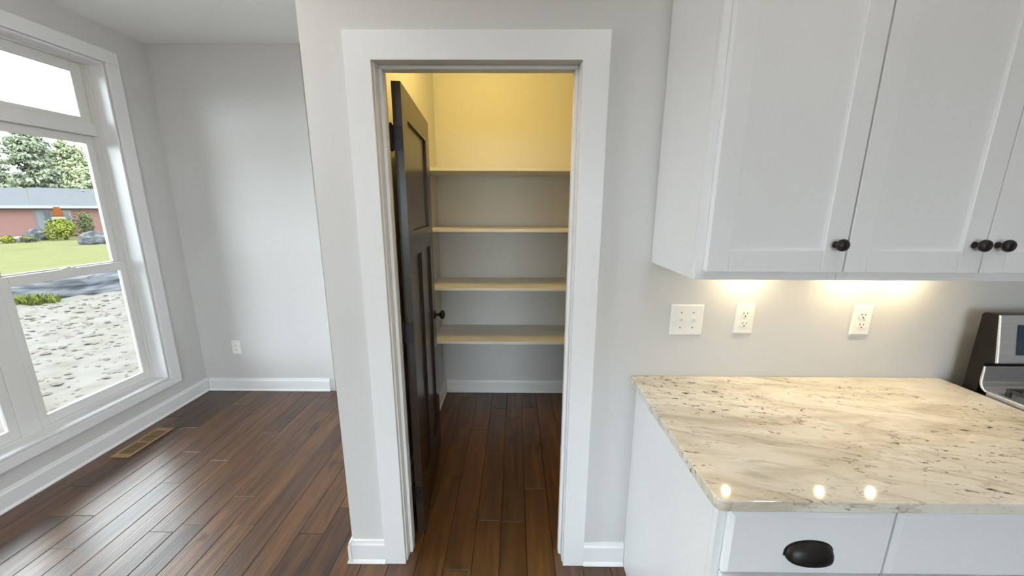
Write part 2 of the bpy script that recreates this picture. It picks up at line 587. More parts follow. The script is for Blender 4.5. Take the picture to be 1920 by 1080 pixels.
# thin inner bead of the casing
jx0, jx1, jz = -0.479, 0.2175, 2.0485
jamb = empty('trim_2', (-.13, D, 0))
tag(jamb, 'white door jamb with stop moulding inside the pantry doorway', kind='structure')
JY0, JY1 = D + .0005, D + WT + .002
BOX(OX0 + .0005, jx0, JY0, JY1, .001, jz).build('side_jamb', TRIM, jamb, .002)
BOX(jx1, OX1 - .0005, JY0, JY1, .001, jz).build('side_jamb', TRIM, jamb, .002)
BOX(OX0 + .0005, OX1 - .0005, JY0, JY1, jz + .0005, OZ - .0005).build('head_jamb', TRIM, jamb, .002)
SP = [(0, 0), (.0115, .004), (.0115, .036), (0, .040)]
sy = D + .038
MB().prism(SP, lambda p, q, t: (jx0 + .0003 + p, sy + q, t), .001, jz - .0125).build('stop', TRIM, jamb, .0012)
MB().prism(SP, lambda p, q, t: (jx1 - .0003 - p, sy + q, t), .001, jz - .0125).build('stop', TRIM, jamb, .0012)
MB().prism(SP, lambda p, q, t: (t, sy + q, jz - .0003 - p), jx0 + .001, jx1 - .001).build('stop', TRIM, jamb, .0012)

door = empty('door_1', (-.434, 1.512, 0), math.radians(94.76), local=True)
tag(door, 'dark espresso three-panel wooden pantry door standing open into the pantry', kind='structure')
DW, DT, DZ0, DZ1 = 0.700, 0.035, 0.012, 2.030
sl = MB()
rc = .0125
sl.box(0, .105, 0, DT, DZ0, DZ1)
sl.box(DW - .115, DW, 0, DT, DZ0, DZ1)
sl.box(.105, DW - .115, 0, DT, 1.915, DZ1)
sl.box(.105, DW - .115, 0, DT, 1.355, 1.465)
sl.box(.105, DW - .115, 0, DT, DZ0, .245)
sl.box(.290, .400, 0, DT, .245, 1.355)
sl.build('slab', DOORM, door)
for (a, b, z0, z1) in ((.105, DW - .115, 1.465, 1.915), (.105, .290, .245, 1.355), (.400, DW - .115, .245, 1.355)):
    BOX(a - .002, b + .002, rc, DT - rc, z0 - .002, z1 + .002).build('panel', DOORM, door)
for z in (1.829, 1.038, 0.226):
    h = BOX(-.0025, -.0004, .002, DT + .004, z - .046, z + .046).build('hinge', BLACK, door, .0006)
    MB().lathe([(0, -.052), (.0045, -.051), (.0065, -.047), (.0065, .047), (.0045, .051), (.003, .054), (0, .055)], (-.006, DT + .0085, z), (0, 0, 1), 12).build('barrel', BLACK, h)
    MB().box(-.0185, -.009, DT + .0030, DT + .0052, z - .045, z + .045).build('jamb_leaf', BLACK, h, .0006)
    sc = MB()
    for k in (-.032, -.004, .028):
        sc.lathe([(.0035, 0), (.0028, .0008), (0, .001)], (-.0025, .012 if k < 0 else .02, z + k), (-1, 0, 0), 10)
    sc.build('screw', IRON, h)
KN = [(.0, 0), (.029, .0002), (.029, .004), (.024, .008), (.012, .010), (.0095, .016), (.0092, .028), (.013, .033), (.023, .038), (.0275, .046), (.0275, .053), (.021, .059), (.009, .062), (0, .0625)]
MB().lathe(KN, (.637, -.0003, .932), (0, -1, 0), 28).build('knob', BLACK, door)
MB().lathe(KN, (.637, DT + .0003, .932), (0, 1, 0), 28).build('knob', BLACK, door)

# ------------------------------------------------------------------ tall window
cs = empty('trim_3', (XL, 1.5, HZ0))
tag(cs, 'flat white casing boards around the tall window', kind='structure')
cx0, cx1 = XL + .0005, XL + .0185
BOX(cx0, cx1, HY0 - .08, HY1 + .088, HZ1 + .004, HZ1 + .085).build('casing_board', TRIM, cs, .002)
BOX(cx0, cx1, HY1 + .006, HY1 + .088, HZ0 - .060, HZ1 + .0035).build('casing_board', TRIM, cs, .002)
BOX(cx0, cx1, HY0 - .08, HY0 - .006, HZ0 - .060, HZ1 + .0035).build('casing_board', TRIM, cs, .002)
BOX(cx0, cx1, HY0 - .0055, HY1 + .0055, HZ0 - .060, HZ0 - .004).build('casing_board', TRIM, cs, .002)
ex = empty('trim_4', (XL, 1.5, HZ0))
tag(ex, 'white jamb liner boards set deep in the tall window opening', kind='structure')
xi = XL - .100
t = .012
BOX(xi, XL + .006, HY1 - t, HY1 - .0005, HZ0 + t, HZ1 - t).build('jamb_board', TRIM, ex, .0012)
BOX(xi, XL + .006, HY0 + .0005, HY0 + t, HZ0 + t, HZ1 - t).build('jamb_board', TRIM, ex, .0012)
BOX(xi, XL + .006, HY0 + .0005, HY1 - .0005, HZ1 - t + .0003, HZ1 - .0005).build('jamb_board', TRIM, ex, .0012)
BOX(xi, XL + .006, HY0 + .0005, HY1 - .0005, HZ0 + .0005, HZ0 + t - .0003).build('sill_board', TRIM, ex, .0012)
ZB, ZM0, ZM1, ZT = HZ0 + .0005, 2.020, 2.100, HZ1 - .0005
SW, MUL = 0.665, 0.088

def ring(m, x0, x1, y0, y1, z0, z1, l, r, b, tp):
    m.box(x0, x1, y0, y0 + l, z0, z1)
    m.box(x0, x1, y1 - r, y1, z0, z1)
    m.box(x0, x1, y0 + l, y1 - r, z0, z0 + b)
    m.box(x0, x1, y0 + l, y1 - r, z1 - tp, z1)
    return m

ys = [1.922, 1.169, 0.416]
for i, sy0 in enumerate(ys):
    sy1 = sy0 + SW
    W = empty('window_%d' % (i + 1), (xi, sy0 + SW / 2, HZ0))
    tag(W, ('white vinyl double-hung window unit with a transom pane above, next to the nook corner', 'second white double-hung window unit along the left wall', 'third white double-hung window unit along the left wall')[i], kind='structure')
    fx0, fx1 = xi - .073, xi - .0005
    f = MB()
    ya = HY0 + .0005 if i == 2 else sy0 - MUL + .0006
    yb = HY1 - .0005 if i == 0 else sy1 + .0006
    f.box(fx0, fx1, ya, sy0 - .0006, ZB, ZT)
    if i == 0:
        f.box(fx0, fx1, sy1 + .0006, yb, ZB, ZT)
    f.box(fx0, fx1, sy0 - .0006, sy1 + .0006, ZB, ZB + .022)
    f.box(fx0, fx1, sy0 - .0006, sy1 + .0006, ZM0, ZM1)
    f.box(fx0, fx1, sy0 - .0006, sy1 + .0006, ZT - .018, ZT)
    f.box(fx0, fx1 - .040, sy0 - .0006, sy0 + .012, ZM1, ZT)
    f.build('frame', VINYL, W, .0015)
    if i == 0:
        BOX(xi - .0003, xi + .012, HY1 - t - .014, HY1 - t - .0005, ZB + .02, ZT - .015).build('stop_bead', VINYL, W, .002)
    # transom
    z0, z1 = ZM1 + .0006, ZT - .0186
    x0, x1 = xi - .042, xi - .018
    ts = ring(MB(), x0, x1, sy0, sy1, z0, z1, .062, .062, .028, .058).build('transom_sash', VINYL, W, .002)
    BOX((x0 + x1) / 2 - .002, (x0 + x1) / 2 + .002, sy0 + .058, sy1 - .058, z0 + .024, z1 - .054).build('pane', GLASS, ts)
    # upper sash, set back
    z0, z1 = 1.148, ZM0 - .0006
    x0, x1 = xi - .060, xi - .037
    us = ring(MB(), x0, x1, sy0, sy1, z0, z1, .045, .045, .045, .050).build('upper_sash', VINYL, W, .002)
    BOX((x0 + x1) / 2 - .002, (x0 + x1) / 2 + .002, sy0 + .041, sy1 - .041, z0 + .041, z1 - .046).build('pane', GLASS, us)
    # lower sash
    z0, z1 = ZB + .0226, 1.186
    x0, x1 = xi - .028, xi - .003
    ls = ring(MB(), x0, x1, sy0, sy1, z0, z1, .042, .042, .062, .056).build('lower_sash', VINYL, W, .002)
    BOX((x0 + x1) / 2 - .002, (x0 + x1) / 2 + .002, sy0 + .038, sy1 - .038, z0 + .058, z1 - .052).build('pane', GLASS, ls)
    lk = MB()
    ym = (sy0 + sy1) / 2
    lk.box(x0 + .004, x1 - .004, ym - .035, ym + .035, z1 + .0003, z1 + .006)
    lk.lathe([(.011, 0), (.011, .006), (.007, .009), (0, .0095)], (x0 + .014, ym, z1 + .006), (0, 0, 1), 14)
    lk.box(x0 + .010, x0 + .018, ym - .002, ym + .040, z1 + .008, z1 + .013)
    lk.build('sash_lock', VINYL, ls, .001)

# ------------------------------------------------------------------ pantry shelves
for z, lb in ((1.8241, 'topmost white pantry shelf, lit yellow from above, seen from below'),
              (1.4231, 'second white pantry shelf from the top, seen edge on'),
              (1.0111, 'third white pantry shelf from the top, at door knob height'),
              (0.6110, 'lowest white pantry shelf, just above the dark floor')):
    sh = BOX(PWL + .001, 0.999, 2.547, B - .001, z - .020, z).build('shelf', SHELF, None, .0012)
    tag(sh, lb, 'shelf', 'white shelves in the pantry')

# ------------------------------------------------------------------ base cabinets and countertop
CX, CF = 0.492, 0.757      # left side and face-frame plane of the base cabinets
def shaker_door(par, x0, x1, yf, z0, z1, knob, name='door', st=.060):
    d = ring(MB(), 0, 1, x0, x1, z0, z1, st, st, st, st)
    d.v = [(q, yf + (0.0 if p < .5 else .020), z) for p, q, z in d.v]
    o = d.build(name, CAB, par, .0018)
    BOX(x0 + st - .004, x1 - st + .004, yf + .0095, yf + .017, z0 + st - .004, z1 - st + .004).build('panel', CAB, o)
    if knob:
        cab_knob(o, knob[0], yf, knob[1])
    return o

def cab_knob(par, x, y, z):
    pr = [(0, 0), (.0088, .0002), (.0088, .003), (.0062, .005), (.0058, .013), (.0085, .016), (.0150, .0195), (.0166, .0245), (.0150, .0290), (.0095, .0325), (0, .0335)]
    return MB().lathe(pr, (x, y - .0002, z), (0, -1, 0), 24).build('knob', BLACK, par)

def cup_pull(par, x, y, z):
    m = MB()
    a, c, dp = .056, .040, .026
    U, V = 24, 8
    def pt(i, j, k):
        u = PI * i / U
        v = math.radians(104) * j / V
        r = math.sin(u) ** .62
        return (x - (a - k) * math.cos(u), y - (dp - k) * r * math.sin(v) - .0004, z - .018 + (c - k) * r * math.cos(v))
    g = lambda k: [pt(i, j, k) for j in range(V + 1) for i in range(U + 1)]
    fs = [(j * (U + 1) + i, j * (U + 1) + i + 1, (j + 1) * (U + 1) + i + 1, (j + 1) * (U + 1) + i) for j in range(V) for i in range(U)]
    m.add(g(0), fs, True)
    m.add(g(.0018), [f[::-1] for f in fs], True)
    n = (U + 1) * (V + 1)
    rim = V * (U + 1)
    m.add([], [])
    m.f += [(rim + i, rim + i + 1, n + rim + i + 1, n + rim + i) for i in range(U)]
    m.sm += [True] * U
    # back flange
    out = [(x + (a + .003) * math.cos(PI * k / 20), z - .0185 + (c + .003) * math.sin(PI * k / 20) ** .62) for k in range(21)]
    m.prism(out, lambda p, q, tt: (p, tt, q), y - .0022, y - .0003)
    o = m.build('cup_pull', BLACK, par, recalc=False)
    return o

def drawer(par, x0, x1, z0, z1, yf, pull=True):
    """slab drawer front with a wide chamfer all round"""
    c, tck = .010, .019
    yb = yf + tck
    vs = [(x0, yb, z0), (x1, yb, z0), (x1, yb, z1), (x0, yb, z1),
          (x0, yf + .008, z0), (x1, yf + .008, z0), (x1, yf + .008, z1), (x0, yf + .008, z1),
          (x0 + c, yf, z0 + c), (x1 - c, yf, z0 + c), (x1 - c, yf, z1 - c), (x0 + c, yf, z1 - c)]
    fs = [(3, 2, 1, 0)]
    for k in range(4):
        j = (k + 1) % 4
        fs += [(k, j, 4 + j, 4 + k), (4 + k, 4 + j, 8 + j, 8 + k)]
    fs.append((8, 9, 10, 11))
    o = MB().add(vs, fs).build('drawer', CAB, par, .0012)
    if pull:
        cup_pull(o, (x0 + x1) / 2, yf, (z0 + z1) / 2 - .008)
    return o

def base_cabinet(x0, x1, label, dx0, dx1, doors, sidex):
    c = empty('base_cabinet', ((x0 + x1) / 2, (CF + D) / 2, 0))
    tag(c, label, 'cabinet', 'white base cabinets under the countertop')
    m = MB()
    m.box(x0, x0 + .018, CF + .0195, D - .001, .001 if sidex else .1, .882)
    m.box(x1 - .018, x1, CF + .0195, D - .001, .1, .882)
    m.box(x0 + .018, x1 - .018, CF + .0195, D - .001, .1, .118)
    m.box(x0 + .018, x1 - .018, D - .012, D - .001, .118, .882)
    m.build('body', CAB, c, .001)
    ring(MB(), 0, 1, x0, x1, .1, .882, .024, .020, .03, .03)
    ff = MB()
    ff.box(x0, x0 + .030, CF, CF + .019, .1, .882)
    ff.box(x1 - .025, x1, CF, CF + .019, .1, .882)
    ff.box(x0 + .030, x1 - .025, CF, CF + .019, .1, .13)
    ff.box(x0 + .030, x1 - .025, CF, CF + .019, .665, .70)
    ff.box(x0 + .030, x1 - .025, CF, CF + .019, .85, .882)
    ff.build('face_frame', CAB, c, .0012)
    BOX(x0 + .018, x1 - .018, CF + .075, CF + .09, .001, .099).build('toe_kick', CAB, c)
    drawer(c, dx0, dx1, .690, .868, CF - .0195)
    for (a, b, kx) in doors:
        shaker_door(c, a, b, CF - .0205, .108, .684, (kx, .645))
    return c
base_cabinet(CX, .9045, 'white base cabinet at the free left end of the counter with a cup-pull drawer', .512, .9025, [(.512, .9025, .872)], True)
base_cabinet(.9055, 1.686, 'wider white base cabinet beside the range, drawer front cut by the frame edge', .9075, 1.680, [(.9075, 1.292, 1.26), (1.295, 1.680, 1.327)], False)

# countertop with rounded free corner
out = []
x0, x1, ya, yb = .467, 1.690, .7248, D - .0008
r = .022
for k in range(7):
    a = PI + PI / 2 * k / 6
    out.append((x0 + r + r * math.cos(a), ya + r + r * math.sin(a)))
out += [(x1, ya), (x1, 1.25), (1.686, yb), (x0, yb)]
ct = MB().prism(out, lambda p, q, tt: (p, q, tt), .8835, .9132).build('countertop', GRAN, None, .003, 3)
tag(ct, 'polished cream granite countertop with brown streaks and dark flecks', 'countertop')

# ------------------------------------------------------------------ wall cabinets
UY, UZ0, UZ1 = 1.0301, 1.3694, 2.44
def wall_cabinet(x0, x1, label, doors):
    c = empty('wall_cabinet', ((x0 + x1) / 2, (UY + D) / 2, UZ0))
    tag(c, label, 'cabinet', 'white wall cabinets above the counter')
    m = MB()
    m.box(x0, x0 + .016, UY + .0195, D - .001, UZ0, UZ1)
    m.box(x1 - .016, x1, UY + .0195, D - .001, UZ0, UZ1)
    m.box(x0 + .016, x1 - .016, UY + .0195, D - .001, UZ1 - .016, UZ1)
    m.box(x0 + .016, x1 - .016, UY + .0195, D - .001, UZ0 + .022, UZ0 + .036)
    m.box(x0 + .016, x1 - .016, D - .012, D - .001, UZ0 + .036, UZ1 - .016)
    m.build('body', CAB, c, .001)
    ff = ring(MB(), 0, 1, x0, x1, UZ0, UZ1, .030, .025, .045, .045)
    ff.v = [(q, UY + (0 if p < .5 else .019), z) for p, q, z in ff.v]
    ff.build('face_frame', CAB, c, .001)
    for (a, b, kx) in doors:
        shaker_door(c, a, b, UY - .0205, UZ0 + .026, UZ1 - .02, (kx, 1.4725))
    return c
wall_cabinet(.5077, .9030, 'white shaker wall cabinet with a single door, nearest the pantry doorway', [(.528, .9012, .868)])
wall_cabinet(.9040, 1.668, 'wider white shaker wall cabinet with a pair of doors and two facing knobs', [(.9058, 1.2722, 1.241), (1.2752, 1.640, 1.303)])

# puck lights under the wall cabinets
LENS = emit('warm_lens', (1.0, .79, .47), PUCK)
for x, lb in ((.862, 'warm puck light under the single-door wall cabinet'), (1.24, 'warm puck light under the double-door cabinet, nearer the pantry'), (1.445, 'warm puck light under the double-door cabinet, nearer the range')):
    zt = UZ0 + .0215
    p = empty('puck_light', (x, 1.298, zt))
    tag(p, lb, 'light', 'puck lights under the wall cabinets')
    MB().lathe([(.023, 0), (.023, -.010), (.018, -.0115), (.018, -.0095), (0, -.0094)], (x, 1.298, zt - .0002), (0, 0, 1), 24).build('housing', STEEL, p)
    MB().lathe([(.0, 0), (.0095, -.0002), (.008, -.0024), (0, -.0028)], (x, 1.298, zt - .0098), (0, 0, 1), 20).build('lens', LENS, p)

# ------------------------------------------------------------------ switch plate and outlets on the walls
def plate_mesh(w_, h_, d=.006):
    c = .004
    a, b = w_ / 2, h_ / 2
    vs = [(-a, 0, -b), (a, 0, -b), (a, 0, b), (-a, 0, b), (-a, -.002, -b), (a, -.002, -b), (a, -.002, b), (-a, -.002, b),
          (-a + c, -d, -b + c), (a - c, -d, -b + c), (a - c, -d, b - c), (-a + c, -d, b - c)]
    fs = [(3, 2, 1, 0)]
    for k in range(4):
        j = (k + 1) % 4
        fs += [(k, j, 4 + j, 4 + k), (4 + k, 4 + j, 8 + j, 8 + k)]
    fs.append((8, 9, 10, 11))
    return MB().add(vs, fs)

def outlet(x, y, z, label):
    o = empty('outlet', (x, y, z), local=True)
    tag(o, label, 'outlet', 'white duplex outlets')
    plate_mesh(.074, .120).build('plate', PLAST, o, .0012)
    for s in (1, -1):
        zc = s * .0195
        pts = []
        for k in range(24):
            a = 2 * PI * k / 24
            pts.append((.0172 * math.cos(a), zc + max(-.0135, min(.0135, .0172 * math.sin(a)))))
        rcp = MB().prism(pts, lambda p, q, tt: (p, tt, q), -.0080, -.0055).build('receptacle', PLAST, o, .0006)
        sm = MB()
        sm.box(-.0080, -.0056, -.0084, -.0078, zc - .001, zc + .0085)
        sm.box(.0056, .0080, -.0084, -.0078, zc + .000, zc + .0075)
        sm.lathe([(.0028, -.0003), (.0028, .0003)], (0, -.0081, zc - .0075), (0, -1, 0), 10, False)
        sm.build('slot', SLOT, rcp)
    MB().lathe([(.003, 0), (.0028, .0008), (0, .001)], (0, -.0060, 0), (0, -1, 0), 10).build('screw', PLAST, o)
    return o
outlet(.882, D - .0004, 1.153, 'white duplex outlet beside the double switch, under the single-door cabinet')
outlet(1.330, D - .0004, 1.150, 'white duplex outlet on the backsplash wall nearer the range')
outlet(-2.373, B - .0004, .396, 'small white outlet low on the back wall of the nook')
sw = empty('light_switch', (.662, D - .0004, 1.147), local=True)
tag(sw, 'white double toggle switch plate at the left end of the counter wall', 'switch')
plate_mesh(.124, .122).build('plate', PLAST, sw, .0012)
for s in (-1, 1):
    BOX(s * .023 - .0055, s * .023 + .0055, -.0072, -.0058, -.0125, .0125).build('toggle_collar', PLAST, sw, .0004)
    tg = MB().prism([(-.0055, -.004), (-.0055, .006), (-.0175, .013), (-.0190, .009), (-.0085, -.004)], lambda p, q, tt: (tt, p, q), s * .023 - .0036, s * .023 + .0036)
    tg.build('toggle', PLAST, sw, .0006)
    for q in (-1, 1):
        MB().lathe([(.0026, 0), (.0024, .0007), (0, .0009)], (s * .023, -.0060, q * .030), (0, -1, 0), 10).build('screw', SLOT, sw)

# ------------------------------------------------------------------ wooden floor register
rg = empty('floor_register', (-2.515, 2.21, 0))
tag(rg, 'light oak floor register with two banks of slats by the window wall', 'register')
rx0, rx1, ry0, ry1 = -2.580, -2.455, 2.045, 2.370
z0, z1 = .0006, .0055
bw = .020
BOX(rx0, rx0 + bw, ry0, ry1, z0, z1).build('frame_rail', OAK, rg, .0015)
BOX(rx1 - bw, rx1, ry0, ry1, z0, z1).build('frame_rail', OAK, rg, .0015)
BOX(rx0 + bw, rx1 - bw, ry0, ry0 + .038, z0, z1).build('frame_rail', OAK, rg, .0015)
BOX(rx0 + bw, rx1 - bw, ry1 - .038, ry1, z0, z1).build('frame_rail', OAK, rg, .0015)
BOX(rx0 + bw, rx1 - bw, 2.1965, 2.2185, z0, z1).build('frame_rail', OAK, rg, .0015)
BOX(rx0 + bw, rx1 - bw, ry0 + .038, ry1 - .038, z0, .0012).build('duct_opening', SLOT, rg)
sp = None
for a, b in ((ry0 + .038, 2.1965), (2.2185, ry1 - .038)):
    n = 7
    for k in range(n):
        yy = a + (b - a) * (k + .75) / (n + .5)
        if sp is None:
            sp = BOX(rx0 + bw + .0003, rx1 - bw - .0003, yy - .0022, yy + .0022, .0014, .0048).build('slat', OAK, rg)
            spy = yy
        else:
            c = sp.copy()
            COL.objects.link(c)
            c.parent = rg
            c.location = sp.location + Vector((0, yy - spy, 0))

# ------------------------------------------------------------------ gas range
rgx = 1.700
rn = empty('range', (rgx + .38, .98, 0))
tag(rn, 'stainless gas range with black sides and raised control panel, at the counter end', 'range')
X0, X1 = rgx, rgx + .76
BOX(X0 + .002, X1 - .002, .765, 1.306, .02, .905).build('body', ENAMEL, rn, .003)
# backguard side profile (y, z)
prof = [(1.306, .9055), (1.306, 1.196), (1.300, 1.204), (1.262, 1.206), (1.236, 1.034), (1.262, 1.022), (1.262, .9055)]
MB().prism(prof, lambda p, q, tt: (tt, p, q), X0 + .001, X1 - .001).build('backguard', ENAMEL, rn, .002)
prof = [(1.2612, 1.205), (1.2530, 1.203), (1.2260, 1.040), (1.2290, 1.034), (1.2352, 1.0345)]
cp = MB().prism(prof, lambda p, q, tt: (tt, p, q), X0 + .0005, X1 - .0005).build('control_panel', STEEL, rn, .0025)
# display, flat on the sloping panel
def onp(z):
    return 1.2530 - (1.203 - z) / .163 * .027
MB().prism([(onp(1.172) - .0016, 1.172), (onp(1.066) - .0016, 1.066), (onp(1.066) - .0002, 1.066), (onp(1.172) - .0002, 1.172)], lambda p, q, tt: (tt, p, q), X0 + .060, X1 - .085).build('display', DISP, cp, .0004)
MB().prism([(1.2617, 1.012), (1.2570, 1.014), (1.2545, 1.010), (1.2530, .955), (1.2490, .940), (1.2420, .931), (1.2348, .928), (1.2348, .9205), (1.2430, .9225), (1.2530, .931), (1.2590, .944), (1.2617, .962)], lambda p, q, tt: (tt, p, q), X0 + .0005, X1 - .0005).build('rear_trim', STEEL, rn, .002)
# cooktop tray
ctm = MB()
ctm.box(X0 + .0005, X0 + .022, .76, 1.2345, .906, .928)
ctm.box(X1 - .022, X1 - .0005, .76, 1.2345, .906, .928)
ctm.box(X0 + .022, X1 - .022, .76, .782, .906, .928)
ctm.box(X0 + .022, X1 - .022, 1.218, 1.2345, .906, .928)
ctm.box(X0 + .022, X1 - .022, .782, 1.218, .906, .914)
ctm.build('cooktop', STEEL, rn, .003)
for bx in (X0 + .19, X1 - .19):
    for by in (.89, 1.11):
        bn = MB().lathe([(.0, 0), (.050, .0002), (.048, .008), (.034, .011), (.034, .016), (.026, .0175), (0, .018)], (bx, by, .9143), (0, 0, 1), 24).build('burner', IRON, rn)
for gx0, gx1 in ((X0 + .030, X0 + .372), (X1 - .372, X1 - .030)):
    g = MB()
    h0, h1 = .940, .952
    for gy in (.795, 1.195):
        g.box(gx0, gx1, gy, gy + .012, h0, h1)
    for gx in (gx0, gx1 - .012):
        g.box(gx, gx + .012, .807, 1.195, h0, h1)
    gm = (gx0 + gx1) / 2
    g.box(gm - .006, gm + .006, .807, 1.195, h0, h1 + .003)
    for gy in (.89, 1.0, 1.11):
        g.box(gx0 + .012, gm - .006, gy - .005, gy + .005, h0, h1 + .003)
        g.box(gm + .006, gx1 - .012, gy - .005, gy + .005, h0, h1 + .003)
    for gx in (gx0, gx1 - .012):
        for gy in (.795, 1.0, 1.195):
            g.box(gx, gx + .012, gy, gy + .012, .9143, h0)
    g.build('grate', IRON, rn, .002)
BOX(X0 + .003, X1 - .003, .735, .764, .80, .905).build('front_panel', STEEL, rn, .003)
for k in range(5):
    MB().lathe([(0, 0), (.022, .0002), (.020, .022), (.017, .026), (0, .0262)], (X0 + .09 + .145 * k, .7347, .853), (0, -1, 0), 20).build('knob', STEEL, rn)
od = BOX(X0 + .003, X1 - .003, .737, .764, .23, .795).build('oven_door', STEEL, rn, .003)
MB().tube([(X0 + .06, .737, .755), (X0 + .06, .695, .755), (X1 - .06, .695, .755), (X1 - .06, .737, .755)], .011, 10).build('handle', STEEL, od)
BOX(X0 + .003, X1 - .003, .737, .764, .06, .225).build('drawer', STEEL, rn, .003)

# ------------------------------------------------------------------ lamps on the ceilings: the pantry lamp, then added fill lamps
PL = emit('pantry_lamp_glow', (1.0, .70, .20), PANTRY)
pl = empty('ceiling_light', (-.2, 2.03, CE))
tag(pl, 'round warm lamp on the pantry ceiling, above the door head', 'light')
MB().lathe([(0, 0), (.085, -.0002), (.085, -.018), (.06, -.020), (0, -.0202)], (-.2, 2.03, CE - .0004), (0, 0, 1), 28).build('base', STEEL, pl)
MB().lathe([(0, -.021), (.055, -.0212), (.066, -.040), (.060, -.068), (.038, -.088), (0, -.095)], (-.2, 2.03, CE - .0004), (0, 0, 1), 28).build('globe', PL, pl)
GLOBE = emit('fill_globe_glow', (1.0, .97, .92), FILL_PENDANT)
nk = empty('fill_pendant', (-1.55, .85, CE))  # out-of-view pendant, added to lift the nook ceiling and walls
tag(nk, 'white globe pendant added as unseen fill light over the nook', 'fill lamp')
MB().lathe([(0, -.0004), (.065, -.0004), (.06, -.022), (.012, -.028), (0, -.0285)], (-1.55, .85, CE), (0, 0, 1), 24).build('canopy', BLACK, nk)
MB().tube([(-1.55, .85, CE - .028), (-1.55, .85, CE - .36)], .006, 10).build('stem', BLACK, nk)
MB().lathe([(0, 0)] + [(.125 * math.sin(PI * k / 14), -.125 + .125 * math.cos(PI * k / 14)) for k in range(1, 14)] + [(0, -.25)], (-1.55, .85, CE - .361), (0, 0, 1), 28).build('globe', GLOBE, nk)
CL_ = emit('fill_can_glow', (1.0, .95, .885), FILL_CAN)
first = None
for x, xl in ((-.9, 'by the window wall'), (.55, 'in the middle of the room'), (2.0, 'towards the right wall')):  # out-of-view recessed lamps, added for general kitchen brightness
    for y, yl in ((-2.3, 'rear row'), (-.9, 'middle row'), (.35, 'row before the counter')):
        c = empty('fill_can_light', (x, y, CE), local=True)
        tag(c, 'added unseen recessed ceiling lamp, %s, %s' % (yl, xl), 'light', 'recessed fill lamps added over the kitchen')
        if first is None:
            a = MB()
            pr = [(.092, -.0004), (.092, -.004), (.074, -.007), (.072, -.0004)]
            a.lathe(pr, (0, 0, 0), (0, 0, 1), 32).build('trim_ring', TRIM, c)
            MB().lathe([(0, -.0072), (.070, -.0072), (.068, -.0095), (0, -.0105)], (0, 0, 0), (0, 0, 1), 32).build('lens', CL_, c)
            first = c
        else:
            for ch in kids(first):
                k = ch.copy()
                COL.objects.link(k)
                k.parent = c

# ------------------------------------------------------------------ outside
def gz(x, y):
    d = math.hypot(x, y)
    if d < 14: return -.60
    if d < 45: return -.60 - .40 * (d - 14) / 31
    return -1.0

def grid(name, x0, x1, y0, y1, nx, ny, fz, mat, label, smooth=True):
    vs = []
    fs = []
    for j in range(ny + 1):
        for i in range(nx + 1):
            x = x0 + (x1 - x0) * i / nx
            y = y0 + (y1 - y0) * j / ny
            vs.append((x, y, fz(x, y)))
    for j in range(ny):
        for i in range(nx):
            a = j * (nx + 1) + i
            fs.append((a, a + 1, a + nx + 2, a + nx + 1))
    m = MB().add(vs, fs, smooth)
    o = m.build(name, mat, None, recalc=False)
    tag(o, label, kind='structure')
    return o

def dirt_z(x, y):
    v = Vector((x, y, 0))
    h = .05 * noise.noise(v * 1.1) + .045 * noise.noise(v * 3.3 + Vector((5, 1, 0))) + .03 * abs(noise.noise(v * 8.0))
    return -.62 + h
FENCE = [(-24, 2.5), (-16, 6.6), (-11.95, 8.35), (-11.2, 8.65), (-10.75, 9.0), (-10.35, 9.75), (-9.7, 11.0), (-7.5, 15.0), (-2, 23)]
grid('ground_dirt', -14.5, XO - .02, -4, 15.5, 200, 330, dirt_z, SOIL, 'bare churned pale soil outside the window up to the silt fence')
def lawn_z(x, y):
    z = gz(x, y)
    # kept below the bare soil between the house and the fence
    s = (x + 11.0) * .80 + (9.2 - y) * .60
    if s > -.2:
        z -= min(.45, (s + .2) * .5)
    return z - .06 + .03 * noise.noise(Vector((x * .25, y * .25, 0)))
grid('lawn', -130, 40, -40, 130, 150, 150, lawn_z, LAWN, 'pale green mown lawn between silt fence and brick house')

# clods and stones lying on the soil: nobody could count them
rr = random.Random(3)
cm = MB()
FENCE_PTS = [(a[0] + (b[0] - a[0]) * k / 12, a[1] + (b[1] - a[1]) * k / 12) for a, b in zip(FENCE, FENCE[1:]) for k in range(13)]
for k in range(3200):
    x = rr.uniform(-10.8, XO - .15)
    y = rr.uniform(.8, 9.6)
    if min(math.dist((x, y), q) for q in FENCE_PTS) < .55 or min(math.dist((x, y), q) for q in ((-10.98, 8.15), (-12.15, 7.75), (-9.78, 9.85))) < .62:
        continue
    s = rr.choice((.010, .014, .02, .03, .045)) * rr.uniform(.7, 1.3)
    zz = dirt_z(x, y) + s * .15
    a = rr.uniform(0, PI)
    vs = []
    for (px, py, pz) in ((1, 0, 0), (.3, .9, .1), (-.8, .5, 0), (-.8, -.5, .1), (.3, -.9, 0), (.2, .1, .40), (0, 0, -.5)):
        q = s * rr.uniform(.75, 1.3)
        vs.append((x + q * (px * math.cos(a) - py * math.sin(a)) * 1.3, y + q * (px * math.sin(a) + py * math.cos(a)), zz + q * pz))
    cm.add(vs, [(0, 1, 5), (1, 2, 5), (2, 3, 5), (3, 4, 5), (4, 0, 5), (1, 0, 6), (2, 1, 6), (3, 2, 6), (4, 3, 6), (0, 4, 6)])
tag(cm.build('soil_clods', CLOD, None, recalc=False), 'clods and stones scattered over the bare soil', kind='stuff')

